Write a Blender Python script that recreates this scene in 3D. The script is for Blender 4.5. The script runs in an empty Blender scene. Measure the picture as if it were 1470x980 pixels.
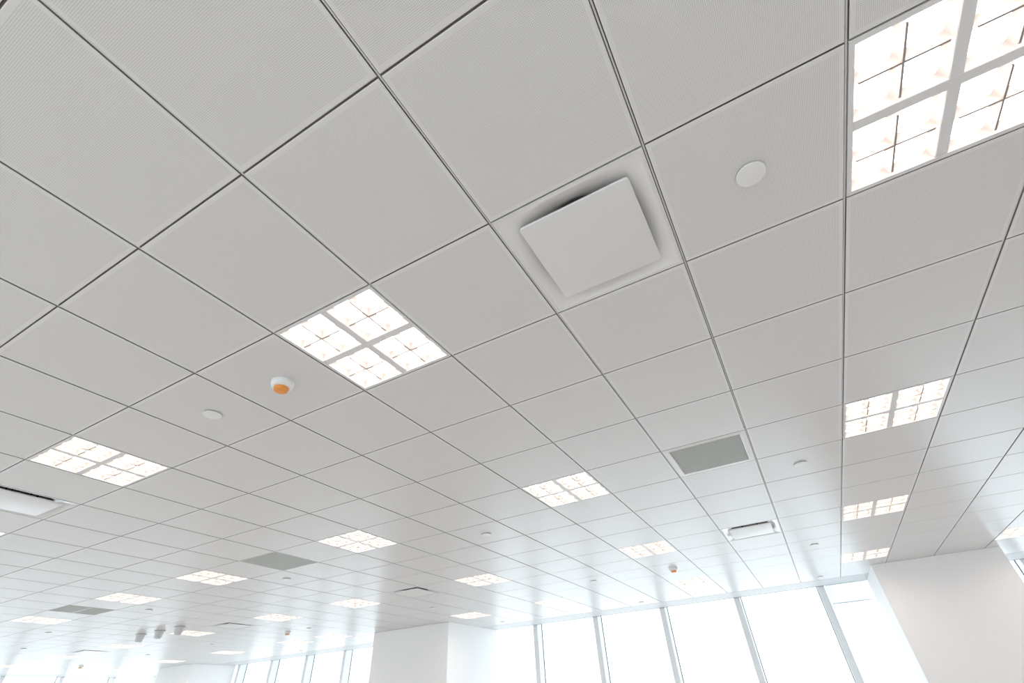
import bpy, bmesh, math
from mathutils import Matrix, Vector

# ------------------------------------------------------------------ camera, sky, exposure
sc = bpy.context.scene
T = 0.6                     # ceiling module in metres
H = 3.0                     # height of the ceiling face above the floor

def rot(pitch, yaw, roll):
    return Matrix.Rotation(yaw, 3, 'Z') @ Matrix.Rotation(pitch, 3, 'X') @ Matrix.Rotation(roll, 3, 'Z')

cam = bpy.data.cameras.new('camera')
cam_ob = bpy.data.objects.new('camera', cam)
sc.collection.objects.link(cam_ob)
cam.sensor_width = 36.0
cam.lens = 657.37 / 1470 * 36.0
cam.shift_x = -5.50 / 1470
cam.shift_y = -0.67 / 1470
cam.clip_start = 0.02
M4 = rot(2.2467634, 0.4738515, -0.0623566).to_4x4()
M4.translation = Vector((1.920719 * T, -0.534086 * T, H - 2.39286 * T))
cam_ob.matrix_world = M4
sc.camera = cam_ob

SKY = 2.6
world = bpy.data.worlds.new('overcast_sky')
sc.world = world
world.use_nodes = True
bg = world.node_tree.nodes['Background']
bg.inputs['Color'].default_value = (0.875, 0.935, 1.0, 1)
bg.inputs['Strength'].default_value = SKY
LAMP = 13.0

vs = sc.view_settings
vs.view_transform = 'Standard'
vs.look = 'None'
vs.gamma = 1.0
vs.use_curve_mapping = False
vs.exposure = 0.0

# ------------------------------------------------------------------ materials
def mat(name, col, rough=0.5, spec=0.5, metal=0.0, emit=None, strength=0.0):
    m = bpy.data.materials.new(name)
    m.use_nodes = True
    b = m.node_tree.nodes['Principled BSDF']
    b.inputs['Base Color'].default_value = (*col, 1)
    b.inputs['Roughness'].default_value = rough
    b.inputs['Specular IOR Level'].default_value = spec
    b.inputs['Metallic'].default_value = metal
    if emit:
        b.inputs['Emission Color'].default_value = (*emit, 1)
        b.inputs['Emission Strength'].default_value = strength
    return m

def speckle(m, scale, amount, bump=0.0):
    """Fine uneven paint: a little colour variation and relief from noise."""
    nt = m.node_tree
    b = nt.nodes['Principled BSDF']
    tc = nt.nodes.new('ShaderNodeTexCoord')
    nz = nt.nodes.new('ShaderNodeTexNoise')
    nz.inputs['Scale'].default_value = scale
    nz.inputs['Detail'].default_value = 3
    nt.links.new(tc.outputs['Object'], nz.inputs['Vector'])
    mr = nt.nodes.new('ShaderNodeMapRange')
    mr.inputs['To Min'].default_value = 1 - amount
    mr.inputs['To Max'].default_value = 1 + amount
    nt.links.new(nz.outputs['Fac'], mr.inputs['Value'])
    mx = nt.nodes.new('ShaderNodeVectorMath')
    mx.operation = 'SCALE'
    mx.inputs[0].default_value = b.inputs['Base Color'].default_value[:3]
    nt.links.new(mr.outputs['Result'], mx.inputs['Scale'])
    nt.links.new(mx.outputs['Vector'], b.inputs['Base Color'])
    if bump:
        bp = nt.nodes.new('ShaderNodeBump')
        bp.inputs['Strength'].default_value = bump
        bp.inputs['Distance'].default_value = 0.002
        nt.links.new(nz.outputs['Fac'], bp.inputs['Height'])
        nt.links.new(bp.outputs['Normal'], b.inputs['Normal'])
    return m

def tile_material():
    """White enamelled metal pan: rows of fine punched holes inside a plain border."""
    m = mat('perforated_metal', (0.765, 0.76, 0.755), TILE_ROUGH, 1.0)
    nt = m.node_tree
    L = nt.links.new
    b = nt.nodes['Principled BSDF']
    tc = nt.nodes.new('ShaderNodeTexCoord')
    sx = nt.nodes.new('ShaderNodeSeparateXYZ')
    L(tc.outputs['Object'], sx.inputs[0])
    def mth(op, a, c=None):
        n = nt.nodes.new('ShaderNodeMath')
        n.operation = op
        for k, v in enumerate((a, c)):
            if v is None:
                continue
            if isinstance(v, (int, float)):
                n.inputs[k].default_value = v
            else:
                L(v, n.inputs[k])
        return n.outputs[0]
    hole, inside = None, None
    ds = []
    for ax in (0, 1):
        v = sx.outputs[ax]
        f = mth('FRACT', mth('MULTIPLY', v, 1 / 0.005))
        ds.append(mth('SUBTRACT', f, 0.5))
        t = mth('FRACT', mth('ADD', mth('MULTIPLY', v, 1 / T), 0.5))
        e = mth('LESS_THAN', mth('ABSOLUTE', mth('SUBTRACT', t, 0.5)), 0.5 - 0.031)
        inside = e if inside is None else mth('MULTIPLY', inside, e)
    r2 = mth('ADD', mth('MULTIPLY', ds[0], ds[0]), mth('MULTIPLY', ds[1], ds[1]))
    hole = mth('MULTIPLY', mth('LESS_THAN', r2, 0.24 ** 2), inside)
    mx = nt.nodes.new('ShaderNodeMix')
    mx.data_type = 'RGBA'
    mx.inputs['A'].default_value = (0.765, 0.76, 0.755, 1)
    mx.inputs['B'].default_value = (0.43, 0.425, 0.42, 1)
    L(hole, mx.inputs['Factor'])
    L(mx.outputs['Result'], b.inputs['Base Color'])
    return m

TILE_ROUGH = 0.32
M = {}
M['tile'] = tile_material()
M['enamel'] = mat('white_enamel', (0.765, 0.76, 0.755), 0.28, 0.5)
M['gloss'] = mat('gloss_enamel', (0.84, 0.84, 0.835), 0.09, 0.8)
M['tee'] = mat('white_tee', (0.74, 0.74, 0.73), 0.35, 0.5)
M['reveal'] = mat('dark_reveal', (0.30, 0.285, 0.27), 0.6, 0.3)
M['duct'] = mat('grey_duct_metal', (0.55, 0.55, 0.54), 0.4, 0.5)
M['plenum'] = mat('plenum_black', (0.03, 0.03, 0.03), 0.8, 0.2)
M['paint'] = speckle(mat('white_wall_paint', (0.95, 0.94, 0.935), 0.55, 0.4), 9, 0.012, 0.05)
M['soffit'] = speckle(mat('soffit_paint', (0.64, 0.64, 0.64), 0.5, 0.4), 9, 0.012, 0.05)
M['carpet'] = speckle(mat('pale_floor', (0.75, 0.725, 0.70), 0.7, 0.3), 40, 0.06, 0.1)
M['deck'] = speckle(mat('concrete_deck', (0.28, 0.28, 0.28), 0.8, 0.2), 6, 0.06)
M['mullion'] = mat('white_aluminium', (0.86, 0.875, 0.89), 0.35, 0.5)
M['gasket'] = mat('grey_gasket', (0.16, 0.19, 0.20), 0.6, 0.3)
M['lens'] = mat('lit_lens', (0.85, 0.85, 0.85), 0.4, 0.5, 0, (1.0, 0.86, 0.79), LAMP)
M['skirt'] = mat('lamp_reflector', (0.62, 0.575, 0.55), 0.35, 0.5)
M['blade'] = mat('lamp_blade', (0.34, 0.31, 0.29), 0.5, 0.4)
M['egg'] = mat('grey_eggcrate', (0.80, 0.82, 0.79), 0.45, 0.5)
M['orange'] = mat('orange_plastic', (0.86, 0.33, 0.055), 0.4, 0.5)
M['plastic'] = mat('white_plastic', (0.84, 0.84, 0.83), 0.35, 0.5)
M['canister'] = mat('grey_painted_metal', (0.66, 0.655, 0.65), 0.4, 0.5)
M['blind'] = mat('pale_blind_cloth', (0.80, 0.83, 0.85), 0.8, 0.2)

def blind_material(m):
    nt = m.node_tree
    b = nt.nodes['Principled BSDF']
    tr = nt.nodes.new('ShaderNodeBsdfTranslucent')
    tr.inputs['Color'].default_value = (0.90, 0.94, 0.96, 1)
    mx = nt.nodes.new('ShaderNodeMixShader')
    mx.inputs[0].default_value = 0.82
    nt.links.new(b.outputs[0], mx.inputs[1])
    nt.links.new(tr.outputs[0], mx.inputs[2])
    nt.links.new(mx.outputs[0], nt.nodes['Material Output'].inputs['Surface'])
blind_material(M['blind'])

def glass_material():
    m = bpy.data.materials.new('window_glass')
    m.use_nodes = True
    nt = m.node_tree
    nt.nodes.clear()
    o = nt.nodes.new('ShaderNodeOutputMaterial')
    t = nt.nodes.new('ShaderNodeBsdfTransparent')
    t.inputs['Color'].default_value = (0.95, 0.98, 0.98, 1)
    g = nt.nodes.new('ShaderNodeBsdfGlossy')
    g.inputs['Roughness'].default_value = 0.0
    lw = nt.nodes.new('ShaderNodeLayerWeight')
    p5 = nt.nodes.new('ShaderNodeMath')
    p5.operation = 'POWER'
    p5.inputs[1].default_value = 5.0
    nt.links.new(lw.outputs['Facing'], p5.inputs[0])
    f = nt.nodes.new('ShaderNodeMapRange')
    f.inputs['To Min'].default_value = 0.03
    f.inputs['To Max'].default_value = 0.8
    nt.links.new(p5.outputs[0], f.inputs['Value'])
    x = nt.nodes.new('ShaderNodeMixShader')
    nt.links.new(f.outputs[0], x.inputs[0])
    nt.links.new(t.outputs[0], x.inputs[1])
    nt.links.new(g.outputs[0], x.inputs[2])
    nt.links.new(x.outputs[0], o.inputs['Surface'])
    return m
M['glass'] = glass_material()

# ------------------------------------------------------------------ helpers
C = sc.collection

def mesh(name, verts, faces, mats, fm=None, smooth=False):
    me = bpy.data.meshes.new(name)
    me.from_pydata(verts, [], faces)
    for m in (mats if isinstance(mats, (list, tuple)) else [mats]):
        me.materials.append(m)
    if fm:
        me.polygons.foreach_set('material_index', fm)
    bm = bmesh.new()
    bm.from_mesh(me)
    bmesh.ops.recalc_face_normals(bm, faces=bm.faces)
    bm.to_mesh(me)
    bm.free()
    if smooth:
        me.polygons.foreach_set('use_smooth', [True] * len(me.polygons))
        me.set_sharp_from_angle(angle=math.radians(35))
    me.update()
    return me

def put(name, me, parent=None, loc=(0, 0, 0)):
    o = bpy.data.objects.new(name, me)
    C.objects.link(o)
    o.location = loc
    if parent:
        o.parent = parent
    return o

def tag(o, label=None, cat=None, group=None, kind=None):
    if label: o['label'] = label
    if cat: o['category'] = cat
    if group: o['group'] = group
    if kind: o['kind'] = kind
    return o

def box_vf(x0, x1, y0, y1, z0, z1, vs=None, fs=None):
    vs = [] if vs is None else vs
    fs = [] if fs is None else fs
    n = len(vs)
    vs += [(x0, y0, z0), (x1, y0, z0), (x1, y1, z0), (x0, y1, z0), (x0, y0, z1), (x1, y0, z1), (x1, y1, z1), (x0, y1, z1)]
    fs += [tuple(n + k for k in f) for f in ((0, 3, 2, 1), (4, 5, 6, 7), (0, 1, 5, 4), (1, 2, 6, 5), (2, 3, 7, 6), (3, 0, 4, 7))]
    return vs, fs

def bevel_box(name, x0, x1, y0, y1, z0, z1, m, w=0.01, seg=2):
    v, f = box_vf(x0, x1, y0, y1, z0, z1)
    me = mesh(name, v, f, m)
    bm = bmesh.new()
    bm.from_mesh(me)
    bmesh.ops.bevel(bm, geom=bm.edges[:], offset=w, segments=seg, affect='EDGES', profile=0.5)
    bm.to_mesh(me)
    bm.free()
    return me

def rings(name, loops, m, cap0=False, cap1=False, smooth=True, fm_mats=None):
    """Loft closed loops of equal length."""
    n = len(loops[0])
    v = [p for lp in loops for p in lp]
    f = []
    for a in range(len(loops) - 1):
        for k in range(n):
            f.append((a * n + k, a * n + (k + 1) % n, (a + 1) * n + (k + 1) % n, (a + 1) * n + k))
    if cap0: f.append(tuple(range(n)))
    if cap1: f.append(tuple(range((len(loops) - 1) * n, len(loops) * n)))
    return mesh(name, v, f, m, smooth=smooth)

def circ(r, z, n=32):
    return [(r * math.cos(2 * math.pi * k / n), r * math.sin(2 * math.pi * k / n), z) for k in range(n)]

def sq(hx, hy, z):
    return [(-hx, -hy, z), (hx, -hy, z), (hx, hy, z), (-hx, hy, z)]

def rrect(h, r, z, n=6):
    out = []
    for cx, cy, a0 in ((1, 1, 0), (-1, 1, 90), (-1, -1, 180), (1, -1, 270)):
        for k in range(n + 1):
            a = math.radians(a0 + 90 * k / n)
            out.append((cx * (h - r) + r * math.cos(a), cy * (h - r) + r * math.sin(a), z))
    return out

def thing(name, i, j, label, cat, group=None):
    o = bpy.data.objects.new(name, None)
    C.objects.link(o)
    o.empty_display_size = 0.1
    o.location = (i * T, j * T, H)
    return tag(o, label, cat, group)

# ------------------------------------------------------------------ layout, in ceiling modules (i along x, j along y)
I0, I1, J0, J1 = -31, 13, -9, 16            # tile field
WJ = 17.12                                   # room face of the long window wall
WI = -32.2                                   # room face of the end window wall
GJ, GI = WJ + 0.42, WI - 0.42                # glass planes

# ------------------------------------------------------------------ setting: floor, walls, columns
v, f = box_vf(GI * T - .3, I1 * T + .4, J0 * T - .4, GJ * T + .3, -0.15, 0)
tag(put('floor', mesh('floor', v, f, M['carpet'])), kind='structure')
v, f = box_vf(I1 * T, I1 * T + .2, J0 * T, GJ * T + .1, 0, H + .35)
tag(put('wall_right', mesh('wall_right', v, f, M['paint'])), kind='structure')

for (a0, a1, b0, b1, lab) in (
        (3.67, 6.28, 14.82, 17.10, 'wide white column with a warm pinkish wash, beside the partly lowered blind'),
        (-12.0, -8.72, 14.0, 17.10, 'large white boxed column standing between the two runs of tall windows'),
        (-26.6, -24.0, 14.87, 17.10, 'far pale column close to the corner where two window walls meet')):
    o = put('column', bevel_box('column', a0 * T, a1 * T, b0 * T, b1 * T, 0.002, H, M['paint'], 0.004, 1))
    tag(o, lab, 'column', 'boxed columns along the window wall', 'structure')

# ------------------------------------------------------------------ ceiling: deck, tees, pans
v, f = box_vf(GI * T - .3, I1 * T + .4, J0 * T - .4, GJ * T + .3, H + .35, H + .5)
ceiling = tag(put('ceiling', mesh('ceiling', v, f, M['deck'])), kind='structure')

GX, GY = 0.0058, 0.0032                     # half joint widths
def tee_profile(length):
    """Main tee seen in the joint: a white nose standing in a dark reveal."""
    v, f = box_vf(-0.0026, 0.0026, 0, length, 0.005, 0.016)
    n = len(f)
    box_vf(-0.016, 0.016, 0, length, 0.016, 0.021, v, f)
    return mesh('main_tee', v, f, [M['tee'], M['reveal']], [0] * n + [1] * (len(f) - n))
tee = tee_profile((J1 - J0) * T)
for i in range(I0, I1 + 1):
    put('main_tee', tee, ceiling, (i * T, J0 * T, H))
v, f = box_vf(0, (I1 - I0) * T, -0.012, 0.012, 0.010, 0.016)
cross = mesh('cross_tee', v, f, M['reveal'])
for j in range(J0, J1 + 1):
    put('cross_tee', cross, ceiling, (I0 * T, j * T, H))

LAMPS = [(3.5, 1.5), (-0.5, 1.5), (-4.5, 1.5), (-8.5, 1.5),
         (3.5, 5.5), (-0.5, 5.5), (-4.5, 5.5), (-8.5, 5.5), (-11.5, 5.5), (-15.5, 5.5),
         (3.5, 9.5), (-0.5, 9.5), (-4.5, 9.5), (-8.5, 9.5), (-11.5, 9.5), (-15.5, 9.5), (-19.5, 9.5), (-23.5, 9.5), (-27.5, 9.5),
         (6.5, 13.5), (3.5, 13.5), (-0.5, 13.5), (-4.5, 13.5), (-7.5, 13.5), (-13.5, 13.5), (-15.5, 13.5), (-19.5, 13.5), (-23.5, 13.5), (-27.5, 13.5)]
DIFFUSERS = [(1.5, 1.5), (-6.5, 1.5), (1.5, 9.5), (-6.5, 9.5), (-13.5, 9.5), (-21.5, 9.5)]
OUT_OF_VIEW = [(i, j) for j in (-2.5, -6.5) for i in (7.5, 3.5, -0.5, -4.5, -8.5, -12.5, -16.5)] + [(7.5, 1.5), (7.5, 5.5), (7.5, 9.5), (11.5, 1.5), (11.5, 5.5), (11.5, 9.5), (-12.5, 1.5), (-16.5, 1.5), (-20.5, 1.5), (-19.5, 5.5)]  # unseen lamps added beyond the visible ones to brighten the ceiling
GRILLES = [(1.5, 5.5), (-6.5, 5.5), (-13.5, 5.5)]
taken = {(math.floor(a), math.floor(b)) for a, b in LAMPS + OUT_OF_VIEW + DIFFUSERS + GRILLES}

def tile_vf(cx, cy, v, f):
    hx, hy, c = T / 2 - GX, T / 2 - GY, 0.0035
    n = len(v)
    for h, k, z in ((hx - c, hy - c, 0), (hx, hy, 0.0012), (hx, hy, 0.018)):
        v += [(cx - h, cy - k, z), (cx + h, cy - k, z), (cx + h, cy + k, z), (cx - h, cy + k, z)]
    f.append((n, n + 3, n + 2, n + 1))
    for a in (0, 4):
        for k in range(4):
            f.append((n + a + k, n + a + (k + 1) % 4, n + a + 4 + (k + 1) % 4, n + a + 4 + k))
    f.append((n + 8, n + 9, n + 10, n + 11))
v, f = [], []
tile_vf(0, 0, v, f)
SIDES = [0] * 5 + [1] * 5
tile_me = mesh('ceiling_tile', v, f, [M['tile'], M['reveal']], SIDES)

# the 300 pans that show largest become parts of their own
Minv = M4.inverted()
def pix(x, y, z):
    p = Minv @ Vector((x, y, z))
    if p.z > -0.05:
        return None
    return (740.5 + 657.37 * p.x / -p.z, 489.33 - 657.37 * p.y / -p.z)
def shown_area(i, j):
    n, tot, g = 0, 0, 6
    cell = []
    for a in range(g):
        for b in range(g):
            q = [pix((i + (a + d) / g) * T, (j + (b + e) / g) * T, H) for d, e in ((0, 0), (1, 0), (1, 1), (0, 1))]
            if None in q:
                continue
            mx, my = sum(p[0] for p in q) / 4, sum(p[1] for p in q) / 4
            if 0 <= mx <= 1470 and 0 <= my <= 980:
                tot += abs(sum(q[k][0] * q[(k + 1) % 4][1] - q[(k + 1) % 4][0] * q[k][1] for k in range(4))) / 2
    return tot
cells = [(i, j) for i in range(I0, I1) for j in range(J0, J1) if (i, j) not in taken]
cells.sort(key=lambda c: -shown_area(*c))
for (i, j) in cells[:300]:
    put('ceiling_tile', tile_me, ceiling, ((i + .5) * T, (j + .5) * T, H))
v, f = [], []
for (i, j) in cells[300:]:
    tile_vf(i * T, j * T, v, f)
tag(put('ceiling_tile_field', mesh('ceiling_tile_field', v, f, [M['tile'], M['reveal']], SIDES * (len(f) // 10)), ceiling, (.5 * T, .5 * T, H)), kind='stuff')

# ------------------------------------------------------------------ soffit bands along the glass, blind pockets
def band(name, x0, x1, y0, y1, lip):
    v, f = box_vf(x0, x1, y0, y1, H, H + .02)
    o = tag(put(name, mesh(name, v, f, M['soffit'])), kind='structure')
    v, f = box_vf(*lip[:4], H - .004, H + .03)
    put('edge_lip', mesh('edge_lip', v, f, M['gasket']), o)
    v, f = box_vf(*lip[4:], H + .02, H + .35)
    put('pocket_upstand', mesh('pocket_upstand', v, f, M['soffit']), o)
band('trim_1', WI * T, I1 * T, (J1 + .012) * T, WJ * T - .012,
     (WI * T, I1 * T, WJ * T - .012, WJ * T - .008, WI * T, I1 * T, WJ * T - .03, WJ * T - .012))
band('trim_2', WI * T + .012, (I0 - .012) * T, J0 * T, (J1 + .012) * T,
     (WI * T + .008, WI * T + .012, J0 * T, (J1 + .012) * T, WI * T + .012, WI * T + .03, J0 * T, (J1 + .012) * T))

# ------------------------------------------------------------------ window walls
MW, MD = 0.105, (GJ - WJ) * T               # mullion face and depth
def shared_mullion(along_y):
    if along_y:
        v, f = box_vf(0, MW, 0, MD, 0.002, H + .33)
    else:
        v, f = box_vf(-MD, 0, 0, MW, 0.002, H + .33)
    me = mesh('mullion', v, f, M['mullion'])
    bm = bmesh.new(); bm.from_mesh(me)
    bmesh.ops.bevel(bm, geom=[e for e in bm.edges if abs((e.verts[0].co - e.verts[1].co).z) > 1], offset=0.006, segments=2, affect='EDGES')
    bm.to_mesh(me); bm.free()
    return me
mul_y, mul_x = shared_mullion(True), shared_mullion(False)
STEP = 2.385
wn = 0
def bay(along_y, a, back=False):
    """One bay: a mullion at module a, the pane after it with its gasket, head and sill."""
    global wn
    wn += 1
    s = STEP * T
    o = bpy.data.objects.new('window_%d' % wn, None)
    C.objects.link(o)
    o['kind'] = 'structure'
    if along_y:
        o.location = (a * T, WJ * T, 0)
        if back:                                 # unseen rear glazing added for its daylight: the same bay turned round
            o.location = (a * T, J0 * T, 0)
            o.rotation_euler.z = math.pi
        put('mullion', mul_y, o)
        boxes = {'pane': (MW, s, MD - .02, MD - .008, .1, H + .3), 'head_rail': (MW, s, MD - .06, MD, H + .28, H + .33),
                 'sill_rail': (MW, s, MD - .09, MD, .002, .1), 'gasket': (MW, MW + .012, MD - .03, MD - .02, .1, H + .28)}
        g2 = (s - .012, s, MD - .03, MD - .02, .1, H + .28)
    else:
        o.location = (WI * T, a * T, 0)
        put('mullion', mul_x, o)
        boxes = {'pane': (-MD + .008, -MD + .02, MW, s, .1, H + .3), 'head_rail': (-MD, -MD + .06, MW, s, H + .28, H + .33),
                 'sill_rail': (-MD, -MD + .09, MW, s, .002, .1), 'gasket': (-MD + .02, -MD + .03, MW, MW + .012, .1, H + .28)}
        g2 = (-MD + .02, -MD + .03, s - .012, s, .1, H + .28)
    mm = {'pane': 'glass', 'head_rail': 'mullion', 'sill_rail': 'mullion', 'gasket': 'gasket'}
    for k, b in boxes.items():
        v, f = box_vf(*b)
        put(k, mesh(k, v, f, M[mm[k]]), o)
    v, f = box_vf(*g2)
    put('gasket', mesh('gasket', v, f, M['gasket']), o)
a = 2.375
while a + STEP < I1: a += STEP
if a + STEP > I1: a -= STEP
while a > WI + 0.3:
    bay(True, a)
    a -= STEP
b = 13.25
while b + STEP < WJ - 0.1: b += STEP
while b > J0:
    bay(False, b)
    b -= STEP

a = 12.8  # unseen rear window bays, added so daylight reaches the near ceiling
while a > I0:
    bay(True, a, True)
    a -= STEP
v, f = box_vf(I0 * T, I1 * T, J0 * T - .02, J0 * T - .001, H - .01, H + .35)
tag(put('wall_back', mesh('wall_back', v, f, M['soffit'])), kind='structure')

# partly lowered roller blind in the bay next to the wide column
rb = bpy.data.objects.new('roller_blind', None)
C.objects.link(rb)
rb.location = (2.6 * T, (WJ + .06) * T, H)
tag(rb, 'pale roller blind partly lowered in the window bay beside the wide column', 'blind')
bw = (3.66 - 2.6) * T
v, f = box_vf(0.002, bw, 0.045, 0.048, -0.268, 0.12)
put('cloth', mesh('cloth', v, f, M['blind']), rb)
put('bottom_bar', bevel_box('bottom_bar', 0.002, bw, 0.040, 0.053, -0.286, -0.268, M['mullion'], 0.003, 1), rb)
me = rings('roller_tube', [[(x, .07 + .025 * math.cos(t), .14 + .025 * math.sin(t)) for t in [2 * math.pi * k / 16 for k in range(16)]] for x in (.002, bw)], M['mullion'], True, True)
put('roller_tube', me, rb)

# ------------------------------------------------------------------ luminaires
FX, FY = T / 2 - GX, T / 2 - GY
LIN = 0.279                                  # half inner opening
BAR = 0.0195                                 # half width of the cross bars
fr_me = rings('frame', [sq(FX, FY, 0.055), sq(FX, FY, 0.0), sq(LIN, LIN, 0.0), sq(LIN, LIN, 0.055)], M['enamel'], smooth=False)
v, f = box_vf(-FX + .001, FX - .001, -FY + .001, FY - .001, 0.056, 0.060)
hs_me = mesh('housing', v, f, M['enamel'])
bx_me = bevel_box('cross_bar', -LIN, LIN, -BAR, BAR, 0.001, 0.02, M['enamel'], 0.002, 1)
by_me = bevel_box('cross_bar', -BAR, BAR, -LIN, LIN, 0.0015, 0.02, M['enamel'], 0.002, 1)
CELL = (LIN - BAR) / 2                       # cell width
h = CELL / 2
sk_me = rings('reflector_cell', [rrect(h - .0005, .004, 0.004, 2), rrect(h - .003, .010, 0.014, 2), rrect(h - .009, .014, 0.024, 2), rrect(h - .016, .020, 0.031, 2)], M['skirt'])
ln_me = rings('lens', [rrect(h - .016, .020, 0.031, 2), rrect(h - .032, .014, 0.0365, 2), rrect(0.008, .004, 0.039, 2)], M['lens'], False, True)
bl = CELL * 0.9
v, f = box_vf(-bl, bl, -.0033, .0033, 0.0006, 0.006)
blx = mesh('blade', v, f, M['blade'])
v, f = box_vf(-.0033, .0033, -bl, bl, 0.0008, 0.006)
bly = mesh('blade', v, f, M['blade'])

LAMP_LABEL = {
    (3.5, 1.5): 'largest square light, sixteen glowing cells, beside the tile with a big round cover plate',
    (-0.5, 1.5): 'square light of sixteen glowing cells right next to the orange-capped detector',
    (-4.5, 1.5): 'square sixteen-cell light between a round cover plate and a square air diffuser',
    (-8.5, 1.5): 'square light past the air diffuser that stands in one row with the orange-capped detector',
    (3.5, 5.5): 'square light in the row of the white-framed grey grille, in line with the wide column',
    (-0.5, 5.5): 'square light between two grey grilles, nearer the white-framed one',
    (-4.5, 5.5): 'square light between two grey grilles, next but one to the plain frameless one',
    (-8.5, 5.5): 'square light just beyond the plain frameless grey grille',
    (-11.5, 5.5): 'square light just before the grey grille that is split by a middle bar',
    (-15.5, 5.5): 'square light just beyond the grey grille that is split by a middle bar',
    (3.5, 9.5): 'square light second from the wide column, counted out from its blind side edge',
    (-19.5, 9.5): 'washed-out square light between the hanging canisters and the last air diffuser',
    (-23.5, 9.5): 'washed-out square light just beyond the last air diffuser',
    (-27.5, 9.5): 'faint square light two rows short of the last smoke detector',
    (-27.5, 13.5): 'faint square light past the far corner column, close to the end window wall',
    (-0.5, 9.5): 'square light two tiles in front of a detector, facing the long window run',
    (-4.5, 9.5): 'square light two tiles short of the air diffuser lying in the grey column reflection',
    (-8.5, 9.5): 'square light just past the air diffuser lying in the grey column reflection',
    (-11.5, 9.5): 'square light two tiles before a far air diffuser and its detector',
    (-15.5, 9.5): 'square light right behind three small hanging canisters',
    (6.5, 13.5): 'square light at the right-hand side of the wide column, cut off by its corner',
    (3.5, 13.5): 'square light close in front of the wide pinkish column',
    (-0.5, 13.5): 'pale square light near the long window run, just behind a detector',
    (-4.5, 13.5): 'pale square light near the long window run between the two nearest columns',
    (-7.5, 13.5): 'square light at the corner of the large boxed column',
    (-13.5, 13.5): 'washed-out square light just past the large boxed column, by the windows',
    (-15.5, 13.5): 'washed-out square light by the windows, second past the large boxed column',
    (-19.5, 13.5): 'square light in the last row before the far column',
    (-23.5, 13.5): 'square light close in front of the far corner column',
}
def lamp(i, j):
    lab = LAMP_LABEL.get((i, j), 'unseen square sixteen-cell light added to help light the room, away from the columns')
    o = thing('ceiling_light', i, j, lab, 'light', 'square sixteen-cell ceiling lights')
    put('frame', fr_me, o); put('housing', hs_me, o)
    put('cross_bar', bx_me, o); put('cross_bar', by_me, o)
    for gx in (-1, 1):
        for gy in (-1, 1):
            cx, cy = gx * (BAR + CELL), gy * (BAR + CELL)
            for a in (-.5, .5):
                for b in (-.5, .5):
                    c = put('reflector_cell', sk_me, o, (cx + a * CELL, cy + b * CELL, 0))
                    put('lens', ln_me, c)
            put('blade', blx, o, (cx, cy, 0)); put('blade', bly, o, (cx, cy, 0))
for a in LAMPS + OUT_OF_VIEW: lamp(*a)

# ------------------------------------------------------------------ square plaque air diffusers
def blend_ring(t, z, n=96, hx=0.281, hy=0.285, r=0.2):
    """t = 0 a square, t = 1 a circle."""
    out = []
    m = n // 4
    edge = [(1, -1 + 2 * k / m) for k in range(m)] + [(1 - 2 * k / m, 1) for k in range(m)]
    edge += [(-x, -y) for x, y in edge]
    for x, y in edge:
        a = math.atan2(y * hy, x * hx)
        ca, sa = math.cos(a), math.sin(a)
        s = 1 / max(abs(ca) / hx, abs(sa) / hy)
        p = 6.0                                  # softened square
        s2 = 1 / ((abs(ca) / hx) ** p + (abs(sa) / hy) ** p) ** (1 / p)
        q = min(1, t * 2.2)
        d = (s * (1 - q) + s2 * q)
        d = d * (1 - t) + r * t
        out.append((d * ca, d * sa, z))
    return out
fl_me = rings('flange', [sq(FX, FY, 0.02), sq(FX, FY, 0.0), sq(0.281, 0.285, 0.0), sq(0.281, 0.285, 0.002)], M['enamel'], smooth=False)
prof = [(0, 0.002), (0.04, 0.003), (0.12, 0.0065), (0.25, 0.013), (0.4, 0.020), (0.58, 0.028), (0.76, 0.035), (0.9, 0.041), (1.0, 0.048)]
bell_me = rings('bell', [blend_ring(t, z) for t, z in prof], M['gloss'])
neck_me = rings('neck', [circ(0.2, 0.048, 48), circ(0.2, 0.20, 48)], M['duct'], False, True)
pq_me = rings('plaque', [rrect(0.210, .012, 0.004), rrect(0.2185, .016, 0.003), rrect(0.2195, .017, -0.004), rrect(0.2175, .016, -0.0072), rrect(0.214, .014, -0.008)], M['enamel'], True, True)
rod_me = rings('hanger_rod', [circ(0.004, 0.004, 8), circ(0.004, 0.19, 8)], M['plenum'])
DIFF_LABEL = {
    (1.5, 1.5): 'large square air diffuser with a smooth floating panel, two tiles from the big round plate',
    (-6.5, 1.5): 'square air diffuser with an open slot, past the light beside the orange-capped detector',
    (1.5, 9.5): 'square air diffuser with a dark slot, beyond the white-framed grey grille',
    (-6.5, 9.5): 'square air diffuser in the grey reflection in front of the large boxed column',
    (-13.5, 9.5): 'far square air diffuser beside the three small hanging canisters',
    (-21.5, 9.5): 'washed-out square air diffuser near the end window wall',
}
for (i, j) in DIFFUSERS:
    o = thing('air_diffuser', i, j, DIFF_LABEL[(i, j)], 'air diffuser', 'square air diffusers')
    for n_, m_ in (('flange', fl_me), ('bell', bell_me), ('neck', neck_me), ('plaque', pq_me)):
        put(n_, m_, o)
    for sx in (-.08, .08):
        for sy in (-.08, .08):
            put('hanger_rod', rod_me, o, (sx, sy, 0))

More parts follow.
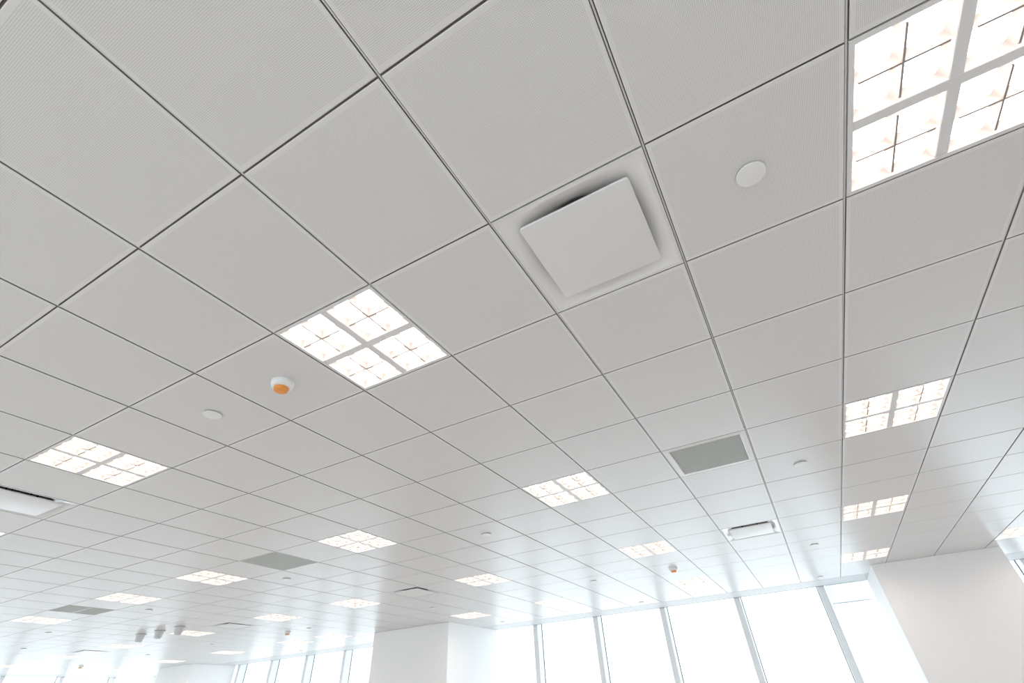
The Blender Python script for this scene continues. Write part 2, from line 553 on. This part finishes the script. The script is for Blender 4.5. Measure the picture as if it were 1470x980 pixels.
# ------------------------------------------------------------------ return-air grilles
def egg(half, pitch=0.0127, th=0.0012):
    v, f = [], []
    n = int(2 * half / pitch)
    for k in range(n + 1):
        p = -half + 2 * half * k / n
        box_vf(p - th / 2, p + th / 2, -half, half, 0.003, 0.016, v, f)
        box_vf(-half, half, p - th / 2, p + th / 2, 0.003, 0.0161, v, f)
    return mesh('eggcrate_core', v, f, M['egg'])
def grille(i, j, half, label, bar=False):
    o = thing('return_grille', i, j, label, 'air grille', 'grey return-air grilles')
    put('frame', rings('frame', [sq(FX, FY, 0.02), sq(FX, FY, 0.0), sq(half + .006, half + .006, -0.003), sq(half, half, 0.0), sq(half, half, 0.02)], M['enamel'] if half < .27 else M['egg'], smooth=False), o)
    tag(put('eggcrate_core', egg(half), o), kind='stuff')
    put('plenum_box', rings('plenum_box', [sq(half, half, 0.018), sq(half, half, 0.16)], M['deck'], False, True, False), o)
    if bar:
        v, f = box_vf(-half, half, -.006, .006, -0.001, 0.012)
        put('middle_bar', mesh('middle_bar', v, f, M['enamel']), o)
grille(1.5, 5.5, 0.252, 'grey eggcrate air grille in a wide white frame')
grille(-6.5, 5.5, 0.2875, 'plain grey air grille filling its whole tile, without a white frame')
grille(-13.5, 5.5, 0.2875, 'far grey air grille split in two by a thin middle bar', True)

# ------------------------------------------------------------------ round cover plates
plate_me = rings('plate', [circ(0.047, -0.0035, 40), circ(0.0495, -0.0045, 40), circ(0.050, -0.0065, 40), circ(0.0485, -0.0085, 40), circ(0.044, -0.0092, 40), circ(0.001, -0.0098, 40)], M['plastic'], True, True)
cup_me = rings('cup', [circ(0.038, 0.0, 28), circ(0.038, -0.0036, 28)], M['canister'], True, True)
PLATE_LABEL = {
    (2.5, 1.5): 'large round white cover plate on the tile beside the largest square light',
    (-2.5, 1.5): 'round white cover plate one tile past the orange-capped detector',
    (2.5, 6.5): 'round white cover plate just past the white-framed grey grille',
    (-2.5, 6.5): 'round cover plate in the middle between the framed and frameless grilles, one row on',
    (2.5, 11.5): 'round cover plate in line with the wide column, past the nearer diffuser',
    (-7.5, 6.5): 'round cover plate one row past the plain frameless grille',
    (-12.5, 6.5): 'small round cover plate one row past the grille with a middle bar',
    (-12.5, 11.5): 'small round cover plate next to the detector that hangs past the large boxed column',
    (-7.5, 11.5): 'small round cover plate in front of the large boxed column',
    (-2.5, 11.5): 'small round cover plate two tiles from the detector facing the long window run',
    (-2.5, 15.5): 'tiny round cover plate next to the soffit of the long window run',
    (2.5, 15.5): 'tiny round cover plate next to the soffit by the partly lowered blind',
    (-17.5, 6.5): 'tiny cover plate past the light that follows the grille with a middle bar',
    (-17.5, 11.5): 'tiny cover plate between two square lights in front of the far corner column',
    (-21.5, 11.5): 'tiny faint cover plate two rows past the last air diffuser',
    (-21.5, 7.5): 'tiny faint cover plate two rows short of the last air diffuser',
    (-17.5, 15.5): 'tiny cover plate by the soffit between the large boxed column and the far one',
    (-7.5, 15.5): 'tiny round cover plate by the soffit beside the large boxed column',
}
for (i, j) in [(2.5, 1.5), (-2.5, 1.5), (2.5, 6.5), (-2.5, 6.5), (-7.5, 6.5), (-12.5, 6.5), (-17.5, 6.5), (2.5, 11.5), (-2.5, 11.5), (-7.5, 11.5),
               (-12.5, 11.5), (-17.5, 11.5), (-21.5, 11.5), (-21.5, 7.5), (2.5, 15.5), (-2.5, 15.5), (-7.5, 15.5), (-17.5, 15.5)]:
    o = thing('cover_plate', i, j, PLATE_LABEL.get((i, j), 'tiny round cover plate in the bright ceiling towards the end window wall'), 'cover plate', 'round sprinkler cover plates')
    put('plate', plate_me, o); put('cup', cup_me, o)

# ------------------------------------------------------------------ smoke detectors
base_me = rings('base', [circ(0.058, 0.0), circ(0.0585, -0.010), circ(0.056, -0.022), circ(0.050, -0.032), circ(0.044, -0.036), circ(0.036, -0.037)], M['plastic'], True, True)
cap_me = rings('dust_cap', [circ(0.0385, -0.034), circ(0.0375, -0.046), circ(0.034, -0.054), circ(0.027, -0.057), circ(0.002, -0.058)], M['orange'], True, True)
DET_LABEL = {
    (-1.5, 1.5): 'white smoke detector with a bright orange dust cap beside a square light',
    (-0.5, 11.5): 'smoke detector between two square lights, facing the long window run',
    (-13.5, 11.5): 'small smoke detector two tiles past a far air diffuser, beyond the large boxed column',
    (-26.5, 11.5): 'tiny washed-out smoke detector near the end window wall',
}
for (i, j), lab in DET_LABEL.items():
    o = thing('smoke_detector', i, j, lab, 'smoke detector', 'ceiling smoke detectors')
    put('base', base_me, o)
    tag(put('dust_cap', cap_me, o), 'orange dust cap')

# ------------------------------------------------------------------ three small hanging canisters
fl2 = rings('flange', [circ(0.082, 0.0, 28), circ(0.088, -0.004, 28), circ(0.088, -0.016, 28), circ(0.070, -0.020, 28)], M['canister'], True, False)
bd2 = rings('body', [circ(0.070, -0.020, 28), circ(0.064, -0.075, 28), circ(0.056, -0.118, 28), circ(0.050, -0.122, 28)], M['canister'], False, False)
ln2 = rings('lower_ring', [circ(0.050, -0.122, 28), circ(0.044, -0.122, 28), circ(0.042, -0.108, 28)], M['plastic'], False, True)
for i, lab in ((-16.5, 'small grey flanged canister, the one of three farthest from the air diffuser'),
               (-15.5, 'small grey flanged canister, the middle one of three in a row'),
               (-14.5, 'small grey flanged canister, the one of three nearest the air diffuser')):
    o = thing('ceiling_canister', i, 8.5, lab, 'canister', 'three small hanging canisters')
    put('flange', fl2, o); put('body', bd2, o); put('lower_ring', ln2, o)
